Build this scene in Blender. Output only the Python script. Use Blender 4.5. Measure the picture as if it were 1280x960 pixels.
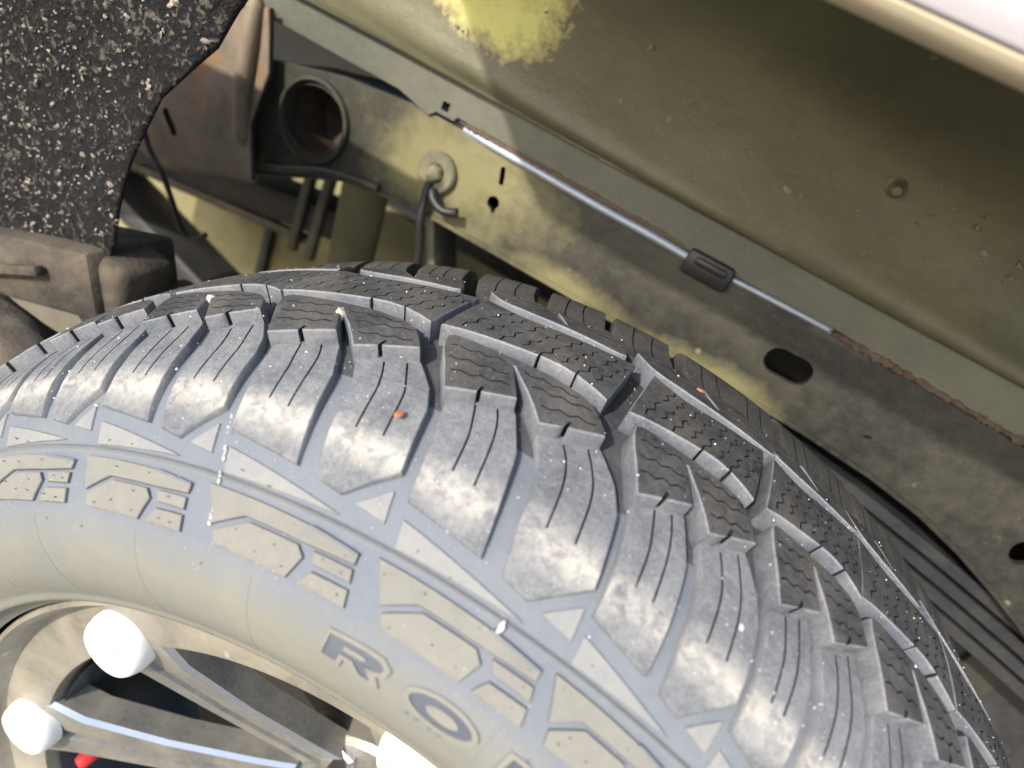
import bpy, bmesh, math, random
import numpy as np
from mathutils import Vector, Matrix
from mathutils.geometry import delaunay_2d_cdt

for o in list(bpy.data.objects): bpy.data.objects.remove(o, do_unlink=True)
scene = bpy.context.scene
COL = scene.collection
RAD = math.radians
rnd = random.Random(7)

# ------------------------------------------------------------------ camera
FOCAL = 36 * 835.43 / 1280
cam_d = bpy.data.cameras.new('camera'); cam = bpy.data.objects.new('camera', cam_d); COL.objects.link(cam)
cam_d.sensor_width = 36; cam_d.lens = FOCAL; cam_d.clip_start = .01; cam_d.clip_end = 200
CM = ((0.83812, -0.52032, 0.16377), (0.38078, 0.34308, -0.85866), (0.39059, 0.78202, 0.48567))
CP = Vector((-0.00454, -0.28531, 0.52484))
cam.matrix_world = Matrix.Translation(CP) @ Matrix(CM).to_4x4()
cam_d.dof.use_dof = True; cam_d.dof.focus_distance = 0.335; cam_d.dof.aperture_fstop = 5.8
scene.camera = cam

# ------------------------------------------------------------------ world, sun, exposure
SUN_TO = Vector((-0.30, -0.88, 0.53)).normalized()
world = bpy.data.worlds.new('World'); scene.world = world; world.use_nodes = True
wn = world.node_tree.nodes; wl = world.node_tree.links
bg = wn['Background']; sky = wn.new('ShaderNodeTexSky'); sky.sky_type = 'NISHITA'; sky.sun_disc = False
sky.sun_elevation = math.asin(SUN_TO.z); sky.sun_rotation = math.atan2(SUN_TO.x, SUN_TO.y)
sky.dust_density = 1.6; sky.air_density = 1.0
wl.new(sky.outputs['Color'], bg.inputs['Color']); bg.inputs['Strength'].default_value = 0.15
sun_d = bpy.data.lights.new('sun', 'SUN'); sun = bpy.data.objects.new('sun', sun_d); COL.objects.link(sun)
sun_d.energy = 2.5; sun_d.angle = RAD(1.2); sun_d.color = (1.0, .93, .82)
sun.rotation_euler = (-SUN_TO).to_track_quat('-Z', 'Y').to_euler(); sun.location = (-2, -4, 3)
scene.view_settings.view_transform = 'Standard'; scene.view_settings.look = 'None'
scene.view_settings.exposure = 1.25; scene.view_settings.gamma = 1
scene.render.engine = 'CYCLES'

# ------------------------------------------------------------------ material helpers
def new_mat(name):
    m = bpy.data.materials.new(name); m.use_nodes = True
    n = m.node_tree.nodes; l = m.node_tree.links
    return m, n, l, n['Principled BSDF']
def tex(n, l, scale, detail=6, rough=.6, dist=0., coord=None, vec=None):
    if vec is None:
        c = n.new('ShaderNodeTexCoord'); vec = c.outputs['Object']
    t = n.new('ShaderNodeTexNoise'); t.inputs['Scale'].default_value = scale
    t.inputs['Detail'].default_value = detail; t.inputs['Roughness'].default_value = rough
    t.inputs['Distortion'].default_value = dist
    l.new(vec, t.inputs['Vector']); return t.outputs['Fac']
def ramp(n, l, fac, stops):
    r = n.new('ShaderNodeValToRGB'); e = r.color_ramp.elements
    while len(e) < len(stops): e.new(.5)
    for k, (p, c) in enumerate(stops):
        e[k].position = p; e[k].color = (c, c, c, 1) if isinstance(c, (int, float)) else (*c, 1)
    l.new(fac, r.inputs['Fac']); return r.outputs['Color']
def mix(n, l, f, a, b, mode='MIX'):
    x = n.new('ShaderNodeMix'); x.data_type = 'RGBA'; x.blend_type = mode
    for sock, v in ((x.inputs[0], f), (x.inputs[6], a), (x.inputs[7], b)):
        if isinstance(v, (int, float)): sock.default_value = v
        elif isinstance(v, tuple): sock.default_value = (*v, 1)
        else: l.new(v, sock)
    return x.outputs[2]
def mth(n, l, op, a, b=0., clamp=True):
    x = n.new('ShaderNodeMath'); x.operation = op; x.use_clamp = clamp
    for s, v in ((x.inputs[0], a), (x.inputs[1], b)):
        if isinstance(v, (int, float)): s.default_value = v
        else: l.new(v, s)
    return x.outputs[0]
def bump(n, l, p, h, strength, dist):
    b = n.new('ShaderNodeBump'); b.inputs['Strength'].default_value = strength; b.inputs['Distance'].default_value = dist
    l.new(h, b.inputs['Height']); l.new(b.outputs['Normal'], p.inputs['Normal'])
def stretch(n, l, sc):
    c = n.new('ShaderNodeTexCoord'); m = n.new('ShaderNodeMapping'); m.inputs['Scale'].default_value = sc
    l.new(c.outputs['Object'], m.inputs['Vector']); return m.outputs['Vector']

def rubber(name, base, dust, amt, rough=.55, scuff=None, bumpk=.5, film=.0, patscale=95, patamt=.75):
    """black rubber under a thin uneven film of dust; vertex attribute 'dust' says where more of it clings"""
    m, n, l, p = new_mat(name)
    big = ramp(n, l, tex(n, l, 34, 6, .65, .4), [(.36, 0.), (.64, 1.)])
    midn = ramp(n, l, tex(n, l, 170, 6, .7, 1.2), [(.40, 0.), (.62, 1.)])
    fine = ramp(n, l, tex(n, l, 800, 4, .65), [(.40, 0.), (.62, 1.)])
    cover = mth(n, l, 'MULTIPLY', mth(n, l, 'ADD', mth(n, l, 'MULTIPLY', big, .45), mth(n, l, 'ADD', mth(n, l, 'MULTIPLY', midn, .35), mth(n, l, 'MULTIPLY', fine, .3))), amt * 1.6)
    cover = mth(n, l, 'ADD', cover, film)
    c = mix(n, l, cover, base, dust)
    if scuff:
        a = n.new('ShaderNodeAttribute'); a.attribute_name = 'dust'
        pat = ramp(n, l, tex(n, l, patscale, 7, .7, .6), [(.30, 0.), (.68, 1.)] if patamt < .9 else [(.42, 0.), (.56, 1.)])
        if patamt > .9: pat = mth(n, l, 'ADD', mth(n, l, 'MULTIPLY', pat, .6), mth(n, l, 'MULTIPLY', ramp(n, l, tex(n, l, 46, 5, .7), [(.40, 0.), (.60, 1.)]), .55))
        f = mth(n, l, 'MULTIPLY', a.outputs['Fac'], mth(n, l, 'ADD', mth(n, l, 'MULTIPLY', pat, patamt), 1 - patamt))
        c = mix(n, l, f, c, scuff)
    # tiny pale flecks of dust and scuffs, specular sparkle painted in
    v = n.new('ShaderNodeTexVoronoi'); v.inputs['Scale'].default_value = 420
    l.new(n.new('ShaderNodeTexCoord').outputs['Object'], v.inputs['Vector'])
    fl = ramp(n, l, v.outputs['Distance'], [(.05, 1.), (.12, 0.)])
    sp = ramp(n, l, tex(n, l, 120, 3, .6), [(.53, 0.), (.60, 1.)])
    c = mix(n, l, mth(n, l, 'MULTIPLY', fl, sp), c, (.46, .45, .43))
    l.new(c, p.inputs['Base Color'])
    r = mth(n, l, 'ADD', mth(n, l, 'MULTIPLY', cover, .30), rough); l.new(r, p.inputs['Roughness'])
    p.inputs['Specular IOR Level'].default_value = .3
    h = mth(n, l, 'ADD', mth(n, l, 'MULTIPLY', tex(n, l, 700, 6, .7), .6), mth(n, l, 'MULTIPLY', tex(n, l, 150, 6, .7, 1.), .9), False)
    bump(n, l, p, h, bumpk, .0016)
    return m

BLK = (.020, .021, .024)
M = {}
M['tread_top'] = rubber('tread_top_rubber', (.018, .019, .022), (.130, .128, .126), .45, .62, (.24, .21, .17), .7)
M['tread_wall'] = rubber('groove_rubber', (.058, .069, .092), (.20, .20, .20), .45, .50, (.4, .36, .3), .5)
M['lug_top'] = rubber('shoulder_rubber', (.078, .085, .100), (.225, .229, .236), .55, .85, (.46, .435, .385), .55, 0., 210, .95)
M['lug_wall'] = rubber('shoulder_groove_rubber', (.115, .13, .16), (.21, .21, .21), .35, .6, (.5, .45, .36), .4)
M['tread_floor'] = rubber('groove_floor_rubber', (.034, .038, .048), (.12, .118, .115), .35, .6)
M['tread_edge'] = rubber('worn_edge_rubber', (.105, .118, .145), (.27, .27, .27), .5, .45)
M['slot'] = rubber('sipe_rubber', (.010, .010, .012), (.03, .03, .03), .2, .8)
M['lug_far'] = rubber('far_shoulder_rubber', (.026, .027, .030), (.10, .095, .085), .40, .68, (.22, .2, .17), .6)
M['casing'] = rubber('sidewall_rubber', (.106, .123, .152), (.16, .170, .185), .45, .62, (.205, .198, .152), .25, .05, 17, .5)
M['pad'] = rubber('dusty_sidewall_pad', (.126, .126, .119), (.195, .191, .174), .5, .7, (.208, .201, .176), .3, .05)
M['pad_high'] = rubber('sidewall_block_rubber', (.140, .152, .170), (.21, .21, .205), .45, .62, (.42, .38, .3), .3, .05)

def letter_fill():
    m, n, l, p = new_mat('ribbed_letter_recess')
    w = n.new('ShaderNodeTexWave'); w.wave_type = 'BANDS'; w.bands_direction = 'Z'; w.inputs['Scale'].default_value = 480
    w.inputs['Distortion'].default_value = 0
    l.new(stretch(n, l, (1, 1, 1)), w.inputs['Vector'])
    l.new(mix(n, l, w.outputs['Fac'], (.032, .042, .064), (.085, .098, .128)), p.inputs['Base Color'])
    p.inputs['Roughness'].default_value = .5
    bump(n, l, p, w.outputs['Fac'], .5, .0006); return m
M['letter_fill'] = letter_fill()
M['pad_edge'] = rubber('ornament_edge_shadow', (.055, .066, .092), (.13, .14, .16), .3, .6)  # pad walls darkened, edge shadow painted into the rubber colour
M['nub'] = rubber('vent_nub_rubber', (.03, .03, .032), (.1, .1, .1), .3, .6)

def dusty_paint(name, base, dust, lo, hi, scale, rough=.55, rust=None, rlo=.62, rhi=.7, speck=None, metal=0., bk=.35, axis=(1, 1, 1)):
    m, n, l, p = new_mat(name)
    v = stretch(n, l, axis)
    f = ramp(n, l, tex(n, l, scale, 7, .62, .3, vec=v), [(lo, 0.), (hi, 1.)])
    c = mix(n, l, f, base, dust)
    g = tex(n, l, scale * 14, 6, .7)
    c = mix(n, l, mth(n, l, 'MULTIPLY', ramp(n, l, g, [(.4, 0.), (.7, 1.)]), .35), c, dust)
    if rust:
        rf = ramp(n, l, tex(n, l, scale * 1.7, 8, .7, .5), [(rlo, 0.), (rhi, 1.)])
        rc = mix(n, l, tex(n, l, scale * 9, 5, .7), rust, tuple(min(1, x * 2.1) for x in rust))
        c = mix(n, l, rf, c, rc)
    if speck:
        vo = n.new('ShaderNodeTexVoronoi'); vo.inputs['Scale'].default_value = 60
        l.new(n.new('ShaderNodeTexCoord').outputs['Object'], vo.inputs['Vector'])
        sf = mth(n, l, 'MULTIPLY', ramp(n, l, vo.outputs['Distance'], [(.08, 1.), (.2, 0.)]), ramp(n, l, tex(n, l, 24, 3), [(.57, 0.), (.64, 1.)]))
        c = mix(n, l, sf, c, speck)
    l.new(c, p.inputs['Base Color']); p.inputs['Roughness'].default_value = rough; p.inputs['Metallic'].default_value = metal
    l.new(mth(n, l, 'ADD', mth(n, l, 'MULTIPLY', g, .3), rough - .15), p.inputs['Roughness'])
    bump(n, l, p, g, bk, .002)
    return m
M['rail'] = dusty_paint('dusty_frame_paint', (.015, .0143, .0122), (.066, .061, .039), .46, .80, 7.5, .5, (.10, .045, .018), .66, .74, (.20, .17, .12))
def rail_sunlit_dust(m):  # yellow dust patches painted brighter to carry the sunlit part of the rail
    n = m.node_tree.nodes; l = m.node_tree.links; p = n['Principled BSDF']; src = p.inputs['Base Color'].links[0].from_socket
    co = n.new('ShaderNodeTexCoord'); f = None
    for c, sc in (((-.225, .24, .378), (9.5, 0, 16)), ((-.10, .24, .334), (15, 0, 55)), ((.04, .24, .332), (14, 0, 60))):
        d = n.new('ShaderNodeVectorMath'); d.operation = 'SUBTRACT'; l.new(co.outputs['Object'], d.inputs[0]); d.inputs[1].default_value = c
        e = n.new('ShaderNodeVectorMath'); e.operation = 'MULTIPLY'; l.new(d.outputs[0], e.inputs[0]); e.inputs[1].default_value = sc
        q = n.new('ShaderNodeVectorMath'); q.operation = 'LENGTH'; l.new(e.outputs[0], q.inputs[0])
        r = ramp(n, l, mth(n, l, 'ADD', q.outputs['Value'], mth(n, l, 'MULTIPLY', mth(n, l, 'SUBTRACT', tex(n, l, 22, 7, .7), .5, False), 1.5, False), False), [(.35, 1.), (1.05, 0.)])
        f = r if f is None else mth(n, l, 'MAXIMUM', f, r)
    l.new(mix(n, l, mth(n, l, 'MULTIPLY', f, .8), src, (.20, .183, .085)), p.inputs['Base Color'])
rail_sunlit_dust(M['rail'])
M['rail_dark'] = dusty_paint('dark_frame_paint', (.018, .017, .016), (.07, .06, .045), .45, .75, 9, .55)
M['rusty'] = dusty_paint('rusty_bracket_steel', (.10, .075, .052), (.23, .185, .13), .35, .65, 14, .6, (.15, .07, .028), .54, .66)
M['flange'] = dusty_paint('olive_dust_flange', (.075, .077, .061), (.125, .123, .09), .40, .70, 10, .5, (.12, .055, .025), .72, .78, None, 0, .3, (1, 1, 1))
M['seam_rust'] = dusty_paint('seam_rust', (.055, .040, .031), (.12, .10, .082), .4, .65, 40, .85, (.075, .043, .027), .45, .6)
M['dark'] = dusty_paint('undercarriage_black', (.014, .0145, .017), (.05, .05, .05), .45, .75, 12, .5)
M['yellow_dust'] = dusty_paint('yellow_dusted_plate', (.15, .135, .065), (.26, .235, .115), .4, .65, 9, .6)
M['tan_mud'] = dusty_paint('caked_tan_mud', (.022, .020, .018), (.105, .085, .062), .38, .62, 22, .85, None, bk=.9)
M['shock'] = dusty_paint('dusty_shock_body', (.07, .067, .053), (.17, .16, .11), .4, .7, 14, .45)

def fender_mat():
    m, n, l, p = new_mat('inner_fender_olive')
    f = ramp(n, l, tex(n, l, 6, 7, .62, .3), [(.36, 0.), (.68, 1.)])
    c = mix(n, l, f, (.082, .079, .050), (.140, .133, .078))
    g = tex(n, l, 110, 6, .7)
    c = mix(n, l, mth(n, l, 'MULTIPLY', ramp(n, l, g, [(.45, 0.), (.75, 1.)]), .25), c, (.15, .145, .10))
    # ragged yellow patch: sunlight on the panel painted into its colour
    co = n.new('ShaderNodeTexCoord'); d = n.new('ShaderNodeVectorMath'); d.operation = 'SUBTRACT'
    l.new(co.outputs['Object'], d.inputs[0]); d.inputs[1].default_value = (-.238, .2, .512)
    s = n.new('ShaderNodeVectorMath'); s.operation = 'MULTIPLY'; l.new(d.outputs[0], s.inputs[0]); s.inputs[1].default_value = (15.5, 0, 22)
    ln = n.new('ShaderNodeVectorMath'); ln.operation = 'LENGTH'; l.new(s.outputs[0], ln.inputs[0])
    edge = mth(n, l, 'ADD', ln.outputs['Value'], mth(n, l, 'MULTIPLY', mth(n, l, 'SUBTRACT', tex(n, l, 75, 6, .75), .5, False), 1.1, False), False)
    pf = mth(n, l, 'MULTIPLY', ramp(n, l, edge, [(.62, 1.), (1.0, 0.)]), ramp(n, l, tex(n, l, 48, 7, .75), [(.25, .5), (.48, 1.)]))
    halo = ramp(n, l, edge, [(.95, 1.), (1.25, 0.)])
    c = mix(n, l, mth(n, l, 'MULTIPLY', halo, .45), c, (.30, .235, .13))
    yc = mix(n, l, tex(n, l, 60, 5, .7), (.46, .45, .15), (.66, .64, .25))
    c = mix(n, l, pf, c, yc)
    # flaked chips further along
    vo = n.new('ShaderNodeTexVoronoi'); vo.inputs['Scale'].default_value = 42; l.new(co.outputs['Object'], vo.inputs['Vector'])
    sf = mth(n, l, 'MULTIPLY', ramp(n, l, mth(n, l, 'ADD', vo.outputs['Distance'], mth(n, l, 'MULTIPLY', tex(n, l, 260, 3), .25), False), [(.22, 1.), (.29, 0.)]), ramp(n, l, tex(n, l, 15, 3), [(.62, 0.), (.68, 1.)]))
    c = mix(n, l, mth(n, l, 'MULTIPLY', sf, .7), c, (.34, .30, .19))
    l.new(c, p.inputs['Base Color']); l.new(mth(n, l, 'ADD', mth(n, l, 'MULTIPLY', g, .35), .33), p.inputs['Roughness'])
    bump(n, l, p, mth(n, l, 'ADD', g, mth(n, l, 'MULTIPLY', tex(n, l, 16, 4), 2., False), False), .3, .003)
    return m
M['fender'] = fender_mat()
M['sleeve_rust'] = dusty_paint('sleeve_rust', (.022, .016, .013), (.075, .05, .035), .45, .7, 30, .7, (.07, .03, .012), .55, .66)

def undercoat():
    m, n, l, p = new_mat('pebbled_black_undercoat')
    a = tex(n, l, 190, 4, .6, .8); b = tex(n, l, 75, 6, .7, .5)
    where = ramp(n, l, tex(n, l, 14, 4, .6), [(.36, .15), (.62, 1.)])
    f = mth(n, l, 'MULTIPLY', ramp(n, l, a, [(.555, 0.), (.63, 1.)]), where)
    f2 = mth(n, l, 'MULTIPLY', ramp(n, l, b, [(.54, 0.), (.68, 1.)]), where)
    c = mix(n, l, mth(n, l, 'MULTIPLY', f, .8), (.008, .008, .009), (.19, .165, .135))
    c = mix(n, l, mth(n, l, 'MULTIPLY', f2, .22), c, (.10, .095, .085))
    l.new(c, p.inputs['Base Color']); p.inputs['Roughness'].default_value = .85; p.inputs['Specular IOR Level'].default_value = .3
    bump(n, l, p, mth(n, l, 'ADD', a, mth(n, l, 'MULTIPLY', b, 1.8, False), False), 1., .007)
    return m
M['undercoat'] = undercoat()

def simple(name, col, rough, metal=0., coat=0., var=.0, vs=40, bk=0.):
    m, n, l, p = new_mat(name)
    t = tex(n, l, vs, 6, .65)
    l.new(mix(n, l, t, tuple(c * (1 - var) for c in col), tuple(min(1, c * (1 + var)) for c in col)), p.inputs['Base Color'])
    p.inputs['Roughness'].default_value = rough; p.inputs['Metallic'].default_value = metal; p.inputs['Coat Weight'].default_value = coat
    if bk: bump(n, l, p, tex(n, l, vs * 12, 5, .7), bk, .001)
    return m
M['silver'] = simple('silver_body_paint', (.52, .50, .545), .28, .15, .6, .03)
M['lip_under'] = simple('tan_shaded_lip', (.50, .43, .31), .55, 0, 0, .12, 30, .1)  # rolled lip edge: shade painted in as a dusty tan
M['white_cap'] = simple('white_cap_plastic', (.80, .80, .79), .4, 0, .0, .06, 60, .1)
M['ring'] = dusty_paint('dusty_wheel_ring', (.15, .14, .118), (.29, .265, .21), .36, .66, 16, .4, None, speck=(.5, .45, .35), bk=.2)
M['spoke'] = dusty_paint('dusty_machined_spoke', (.16, .16, .155), (.33, .31, .26), .42, .72, 20, .32, None, metal=.35, bk=.2)
M['spoke_edge'] = simple('machined_bevel', (.36, .38, .43), .25, .7, 0, .1, 60)
M['barrel'] = simple('satin_black_barrel', (.045, .054, .072), .33, .2, .2, .5, 30, .2)
M['chrome'] = simple('chrome', (.85, .86, .86), .12, 1.)
M['rotor'] = simple('dark_rotor', (.05, .045, .042), .5, .5, 0, .4, 40, .3)
M['red'] = simple('red_plastic', (.55, .03, .03), .35)
M['line'] = simple('seam_highlight_metal', (.34, .385, .46), .45, .3, 0, .15, 80)  # pale blue-white tone standing in for the lit seam
M['clip'] = simple('black_clip_plastic', (.014, .014, .016), .5, 0, 0, .3)
M['zinc'] = dusty_paint('dusty_zinc', (.11, .105, .075), (.21, .195, .12), .4, .65, 40, .45, None, metal=.25)
M['stone'] = simple('pale_stone', (.55, .47, .36), .8, 0, 0, .3, 200, .5)
M['red_chip'] = simple('brick_red_chip', (.45, .16, .09), .8, 0, 0, .3, 200, .4)
M['grit'] = simple('pale_grit', (.62, .60, .56), .6, 0, 0, .3, 300)
M['mud_speck'] = simple('tan_mud_speck', (.24, .205, .165), .85, 0, 0, .5, 90, .5)

def ground_mat():
    m, n, l, p = new_mat('dusty_ground')
    c = ramp(n, l, tex(n, l, 3, 8, .7), [(.3, (.16, .14, .10)), (.7, (.30, .26, .19))])
    l.new(c, p.inputs['Base Color']); p.inputs['Roughness'].default_value = .95
    bump(n, l, p, tex(n, l, 40, 8, .7), .6, .01); return m
M['ground'] = ground_mat()

# ------------------------------------------------------------------ object helpers
def mesh(name, verts, faces, mats, smooth=None, idx=None):
    me = bpy.data.meshes.new(name); me.from_pydata([tuple(v) for v in verts], [], faces)
    for m in (mats if isinstance(mats, (list, tuple)) else [mats]): me.materials.append(m)
    if idx is not None: me.polygons.foreach_set('material_index', idx)
    me.validate(); me.update()
    if smooth is not None:
        me.polygons.foreach_set('use_smooth', [True] * len(me.polygons))
        me.set_sharp_from_angle(angle=RAD(smooth))
    return me
def link(name, me, parent=None, **kw):
    o = bpy.data.objects.new(name, me); COL.objects.link(o)
    if parent is not None:
        o.parent = parent; o.matrix_parent_inverse = parent.matrix_world.inverted()
    for k, v in kw.items(): o[k] = v
    return o
def thing(name, loc, label, category, group=None):
    o = bpy.data.objects.new(name, None); COL.objects.link(o); o.location = loc; o.empty_display_size = .05
    o.matrix_world = Matrix.Translation(Vector(loc))
    o['label'] = label; o['category'] = category
    if group: o['group'] = group
    return o
def bm_mesh(name, bm, mats, smooth=35):
    bmesh.ops.recalc_face_normals(bm, faces=bm.faces)
    me = bpy.data.meshes.new(name); bm.to_mesh(me); bm.free()
    for m in (mats if isinstance(mats, (list, tuple)) else [mats]): me.materials.append(m)
    me.polygons.foreach_set('use_smooth', [True] * len(me.polygons)); me.set_sharp_from_angle(angle=RAD(smooth))
    return me
def box_mesh(name, p0, p1, mat, bev=.002, seg=2):
    bm = bmesh.new(); bmesh.ops.create_cube(bm, size=1)
    a, b = Vector(p0), Vector(p1); c = (a + b) / 2; d = b - a
    for v in bm.verts: v.co = Vector((v.co.x * d.x, v.co.y * d.y, v.co.z * d.z)) + c
    if bev: bmesh.ops.bevel(bm, geom=bm.edges[:], offset=bev, segments=seg, affect='EDGES', profile=.5)
    return bm_mesh(name, bm, mat)
def beam_mesh(name, a, b, w, h, mat, up=(0, 1, 0), bev=.003, w2=None, h2=None):
    a, b = Vector(a), Vector(b); z = (b - a).normalized(); x = Vector(up).cross(z).normalized(); y = z.cross(x)
    w2 = w2 or w; h2 = h2 or h
    bm = bmesh.new()
    vs = []
    for p, ww, hh in ((a, w, h), (b, w2, h2)):
        for sx, sy in ((-1, -1), (1, -1), (1, 1), (-1, 1)): vs.append(bm.verts.new(p + x * sx * ww / 2 + y * sy * hh / 2))
    for f in ((0, 1, 2, 3), (7, 6, 5, 4), (0, 4, 5, 1), (1, 5, 6, 2), (2, 6, 7, 3), (3, 7, 4, 0)): bm.faces.new([vs[i] for i in f])
    if bev: bmesh.ops.bevel(bm, geom=bm.edges[:], offset=bev, segments=2, affect='EDGES', profile=.5)
    return bm_mesh(name, bm, mat)
def tube_mesh(name, pts, r, mat, n=12, caps=True):
    pts = [Vector(p) for p in pts]; rs = r if isinstance(r, (list, tuple)) else [r] * len(pts)
    V = []; F = []; prev = None
    for i, p in enumerate(pts):
        t = (pts[min(i + 1, len(pts) - 1)] - pts[max(i - 1, 0)]).normalized()
        if prev is None:
            x = t.orthogonal().normalized()
        else:
            x = (prev - t * prev.dot(t)).normalized()
        prev = x; y = t.cross(x)
        for k in range(n):
            a = 2 * math.pi * k / n; V.append(p + (x * math.cos(a) + y * math.sin(a)) * rs[i])
    for i in range(len(pts) - 1):
        for k in range(n): F.append((i * n + k, i * n + (k + 1) % n, (i + 1) * n + (k + 1) % n, (i + 1) * n + k))
    if caps: F.append(tuple(range(n - 1, -1, -1))); F.append(tuple((len(pts) - 1) * n + k for k in range(n)))
    return mesh(name, V, F, mat, 40)
def smooth_path(pts, n=8):
    P = [Vector(p) for p in pts]; P = [P[0] * 2 - P[1]] + P + [P[-1] * 2 - P[-2]]; out = []
    for i in range(1, len(P) - 2):
        for k in range(n):
            t = k / n; a, b, c, d = P[i - 1], P[i], P[i + 1], P[i + 2]
            out.append(.5 * ((2 * b) + (c - a) * t + (2 * a - 5 * b + 4 * c - d) * t * t + (3 * b - a - 3 * c + d) * t ** 3))
    out.append(P[-2]); return out
def lathe_mesh(name, prof, center, axis, mat, n=48, smooth=35, closed=False, mats_idx=None):
    """prof: (radius, distance along axis)"""
    ax = Vector(axis).normalized(); x = ax.orthogonal().normalized(); y = ax.cross(x); c = Vector(center)
    V = []; F = []
    for r, h in prof:
        for k in range(n):
            a = 2 * math.pi * k / n; V.append(c + ax * h + (x * math.cos(a) + y * math.sin(a)) * r)
    m = len(prof)
    for i in range(m - 1):
        for k in range(n): F.append((i * n + k, i * n + (k + 1) % n, (i + 1) * n + (k + 1) % n, (i + 1) * n + k))
    bm = bmesh.new(); vv = [bm.verts.new(v) for v in V]
    for f in F: bm.faces.new([vv[i] for i in f])
    bmesh.ops.remove_doubles(bm, verts=bm.verts[:], dist=1e-6)
    return bm_mesh(name, bm, mat, smooth)
def inside(pt, poly):
    x, y = pt; r = False; j = len(poly) - 1
    for i in range(len(poly)):
        xi, yi = poly[i]; xj, yj = poly[j]
        if (yi > y) != (yj > y) and x < (xj - xi) * (y - yi) / (yj - yi) + xi: r = not r
        j = i
    return r
def densify(poly, step):
    out = []
    for i, a in enumerate(poly):
        b = poly[(i + 1) % len(poly)]; d = math.hypot(b[0] - a[0], b[1] - a[1]); n = max(1, int(math.ceil(d / step)))
        for k in range(n): out.append((a[0] + (b[0] - a[0]) * k / n, a[1] + (b[1] - a[1]) * k / n))
    return out
def area2(p): return sum(p[i][0] * p[(i + 1) % len(p)][1] - p[(i + 1) % len(p)][0] * p[i][1] for i in range(len(p)))
def region(poly, holes, step, grid):
    """constrained triangulation of poly minus holes -> verts, tris"""
    loops = [densify(poly, step)] + [densify(h, step) for h in holes]
    vs = []; es = []
    for L in loops:
        b = len(vs); vs += [Vector(p) for p in L]; es += [(b + i, b + (i + 1) % len(L)) for i in range(len(L))]
    xs = [p[0] for p in poly]; ys = [p[1] for p in poly]
    if grid:
        x = min(xs) + grid * .5
        while x < max(xs):
            y = min(ys) + grid * .5
            while y < max(ys):
                q = (x + .11 * grid * math.sin(y * 3.1), y)
                if inside(q, poly): vs.append(Vector(q))
                y += grid
            x += grid
    r = delaunay_2d_cdt(vs, es, [], 0, 1e-4)
    V, T = r[0], r[2]; keep = []
    for t in T:
        c = ((V[t[0]].x + V[t[1]].x + V[t[2]].x) / 3, (V[t[0]].y + V[t[1]].y + V[t[2]].y) / 3)
        if inside(c, poly) and not any(inside(c, h) for h in holes): keep.append(t)
    used = sorted({i for t in keep for i in t}); mp = {u: k for k, u in enumerate(used)}
    P = [(V[u].x, V[u].y) for u in used]; T2 = []
    for t in keep:
        t = [mp[i] for i in t]
        a = (P[t[1]][0] - P[t[0]][0]) * (P[t[2]][1] - P[t[0]][1]) - (P[t[2]][0] - P[t[0]][0]) * (P[t[1]][1] - P[t[0]][1])
        T2.append(t if a > 0 else t[::-1])
    return P, T2
def boundary(P, T):
    E = set()
    for t in T:
        for i in range(3): E.add((t[i], t[(i + 1) % 3]))
    return [e for e in E if (e[1], e[0]) not in E]
def relief(name, poly, holes, mapper, top, bot, mats, step=4., grid=6., bev=.7, bevh=.8, draft=1.2, sharp=42, attr=None, jag=0., edge_wall=False, dark_slots=False):
    """extruded piece: polygon in 2-D (mm) -> mapper(x, y, h) in 3-D; top(x, y) is its height; edges bevelled, walls drafted"""
    if area2(poly) < 0: poly = poly[::-1]
    P, T = region(poly, holes, step, grid)
    B = boundary(P, T)
    nrm = {}
    for a, b in B:
        dx, dy = P[b][0] - P[a][0], P[b][1] - P[a][1]; d = math.hypot(dx, dy) or 1
        for k in (a, b):
            q = nrm.setdefault(k, [0, 0]); q[0] += dy / d; q[1] += -dx / d
    def on_hole(p): 
        return any(min(abs(math.hypot(0, 0)), 0) or near_poly(p, h) for h in holes)
    V = [mapper(x, y, top(x, y)) for x, y in P]; F = [tuple(t) for t in T]; I = [0] * len(T)
    A = [attr(x, y) for x, y in P] if attr else None
    mid = {}; low = {}
    for k, (nx, ny) in nrm.items():
        d = math.hypot(nx, ny) or 1; nx /= d; ny /= d
        x, y = P[k]; hole = any(near_poly(P[k], h) for h in holes); s = 0 if hole else 1
        j = rnd.uniform(-jag, jag) if jag else 0
        t = top(x, y); bh = min(bevh, .0004 + t * 1000 * .3) if not hole else .15
        mid[k] = len(V); V.append(mapper(x + nx * bev * s, y + ny * bev * s, t - bh * .001 + j * .001)); 
        low[k] = len(V); V.append(mapper(x + nx * (bev + draft) * s, y + ny * (bev + draft) * s, bot))
        if A is not None: A += [attr(x, y) * .6, 0.]
    holev = {k for k in nrm if any(near_poly(P[k], h) for h in holes)}
    for a, b in B:
        F.append((b, a, mid[a], mid[b])); hw = a in holev and b in holev and dark_slots; I.append(2 if hw else (3 if edge_wall else 0))
        F.append((mid[b], mid[a], low[a], low[b])); I.append(2 if hw else 1)
    me = mesh(name, V, F, mats, sharp, I)
    if A is not None:
        at = me.attributes.new('dust', 'FLOAT', 'POINT'); at.data.foreach_set('value', A)
    return me
def near_poly(p, poly, eps=.02):
    for i, a in enumerate(poly):
        b = poly[(i + 1) % len(poly)]; dx, dy = b[0] - a[0], b[1] - a[1]; l = dx * dx + dy * dy or 1
        t = max(0, min(1, ((p[0] - a[0]) * dx + (p[1] - a[1]) * dy) / l))
        if math.hypot(p[0] - a[0] - t * dx, p[1] - a[1] - t * dy) < eps: return True
    return False
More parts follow.
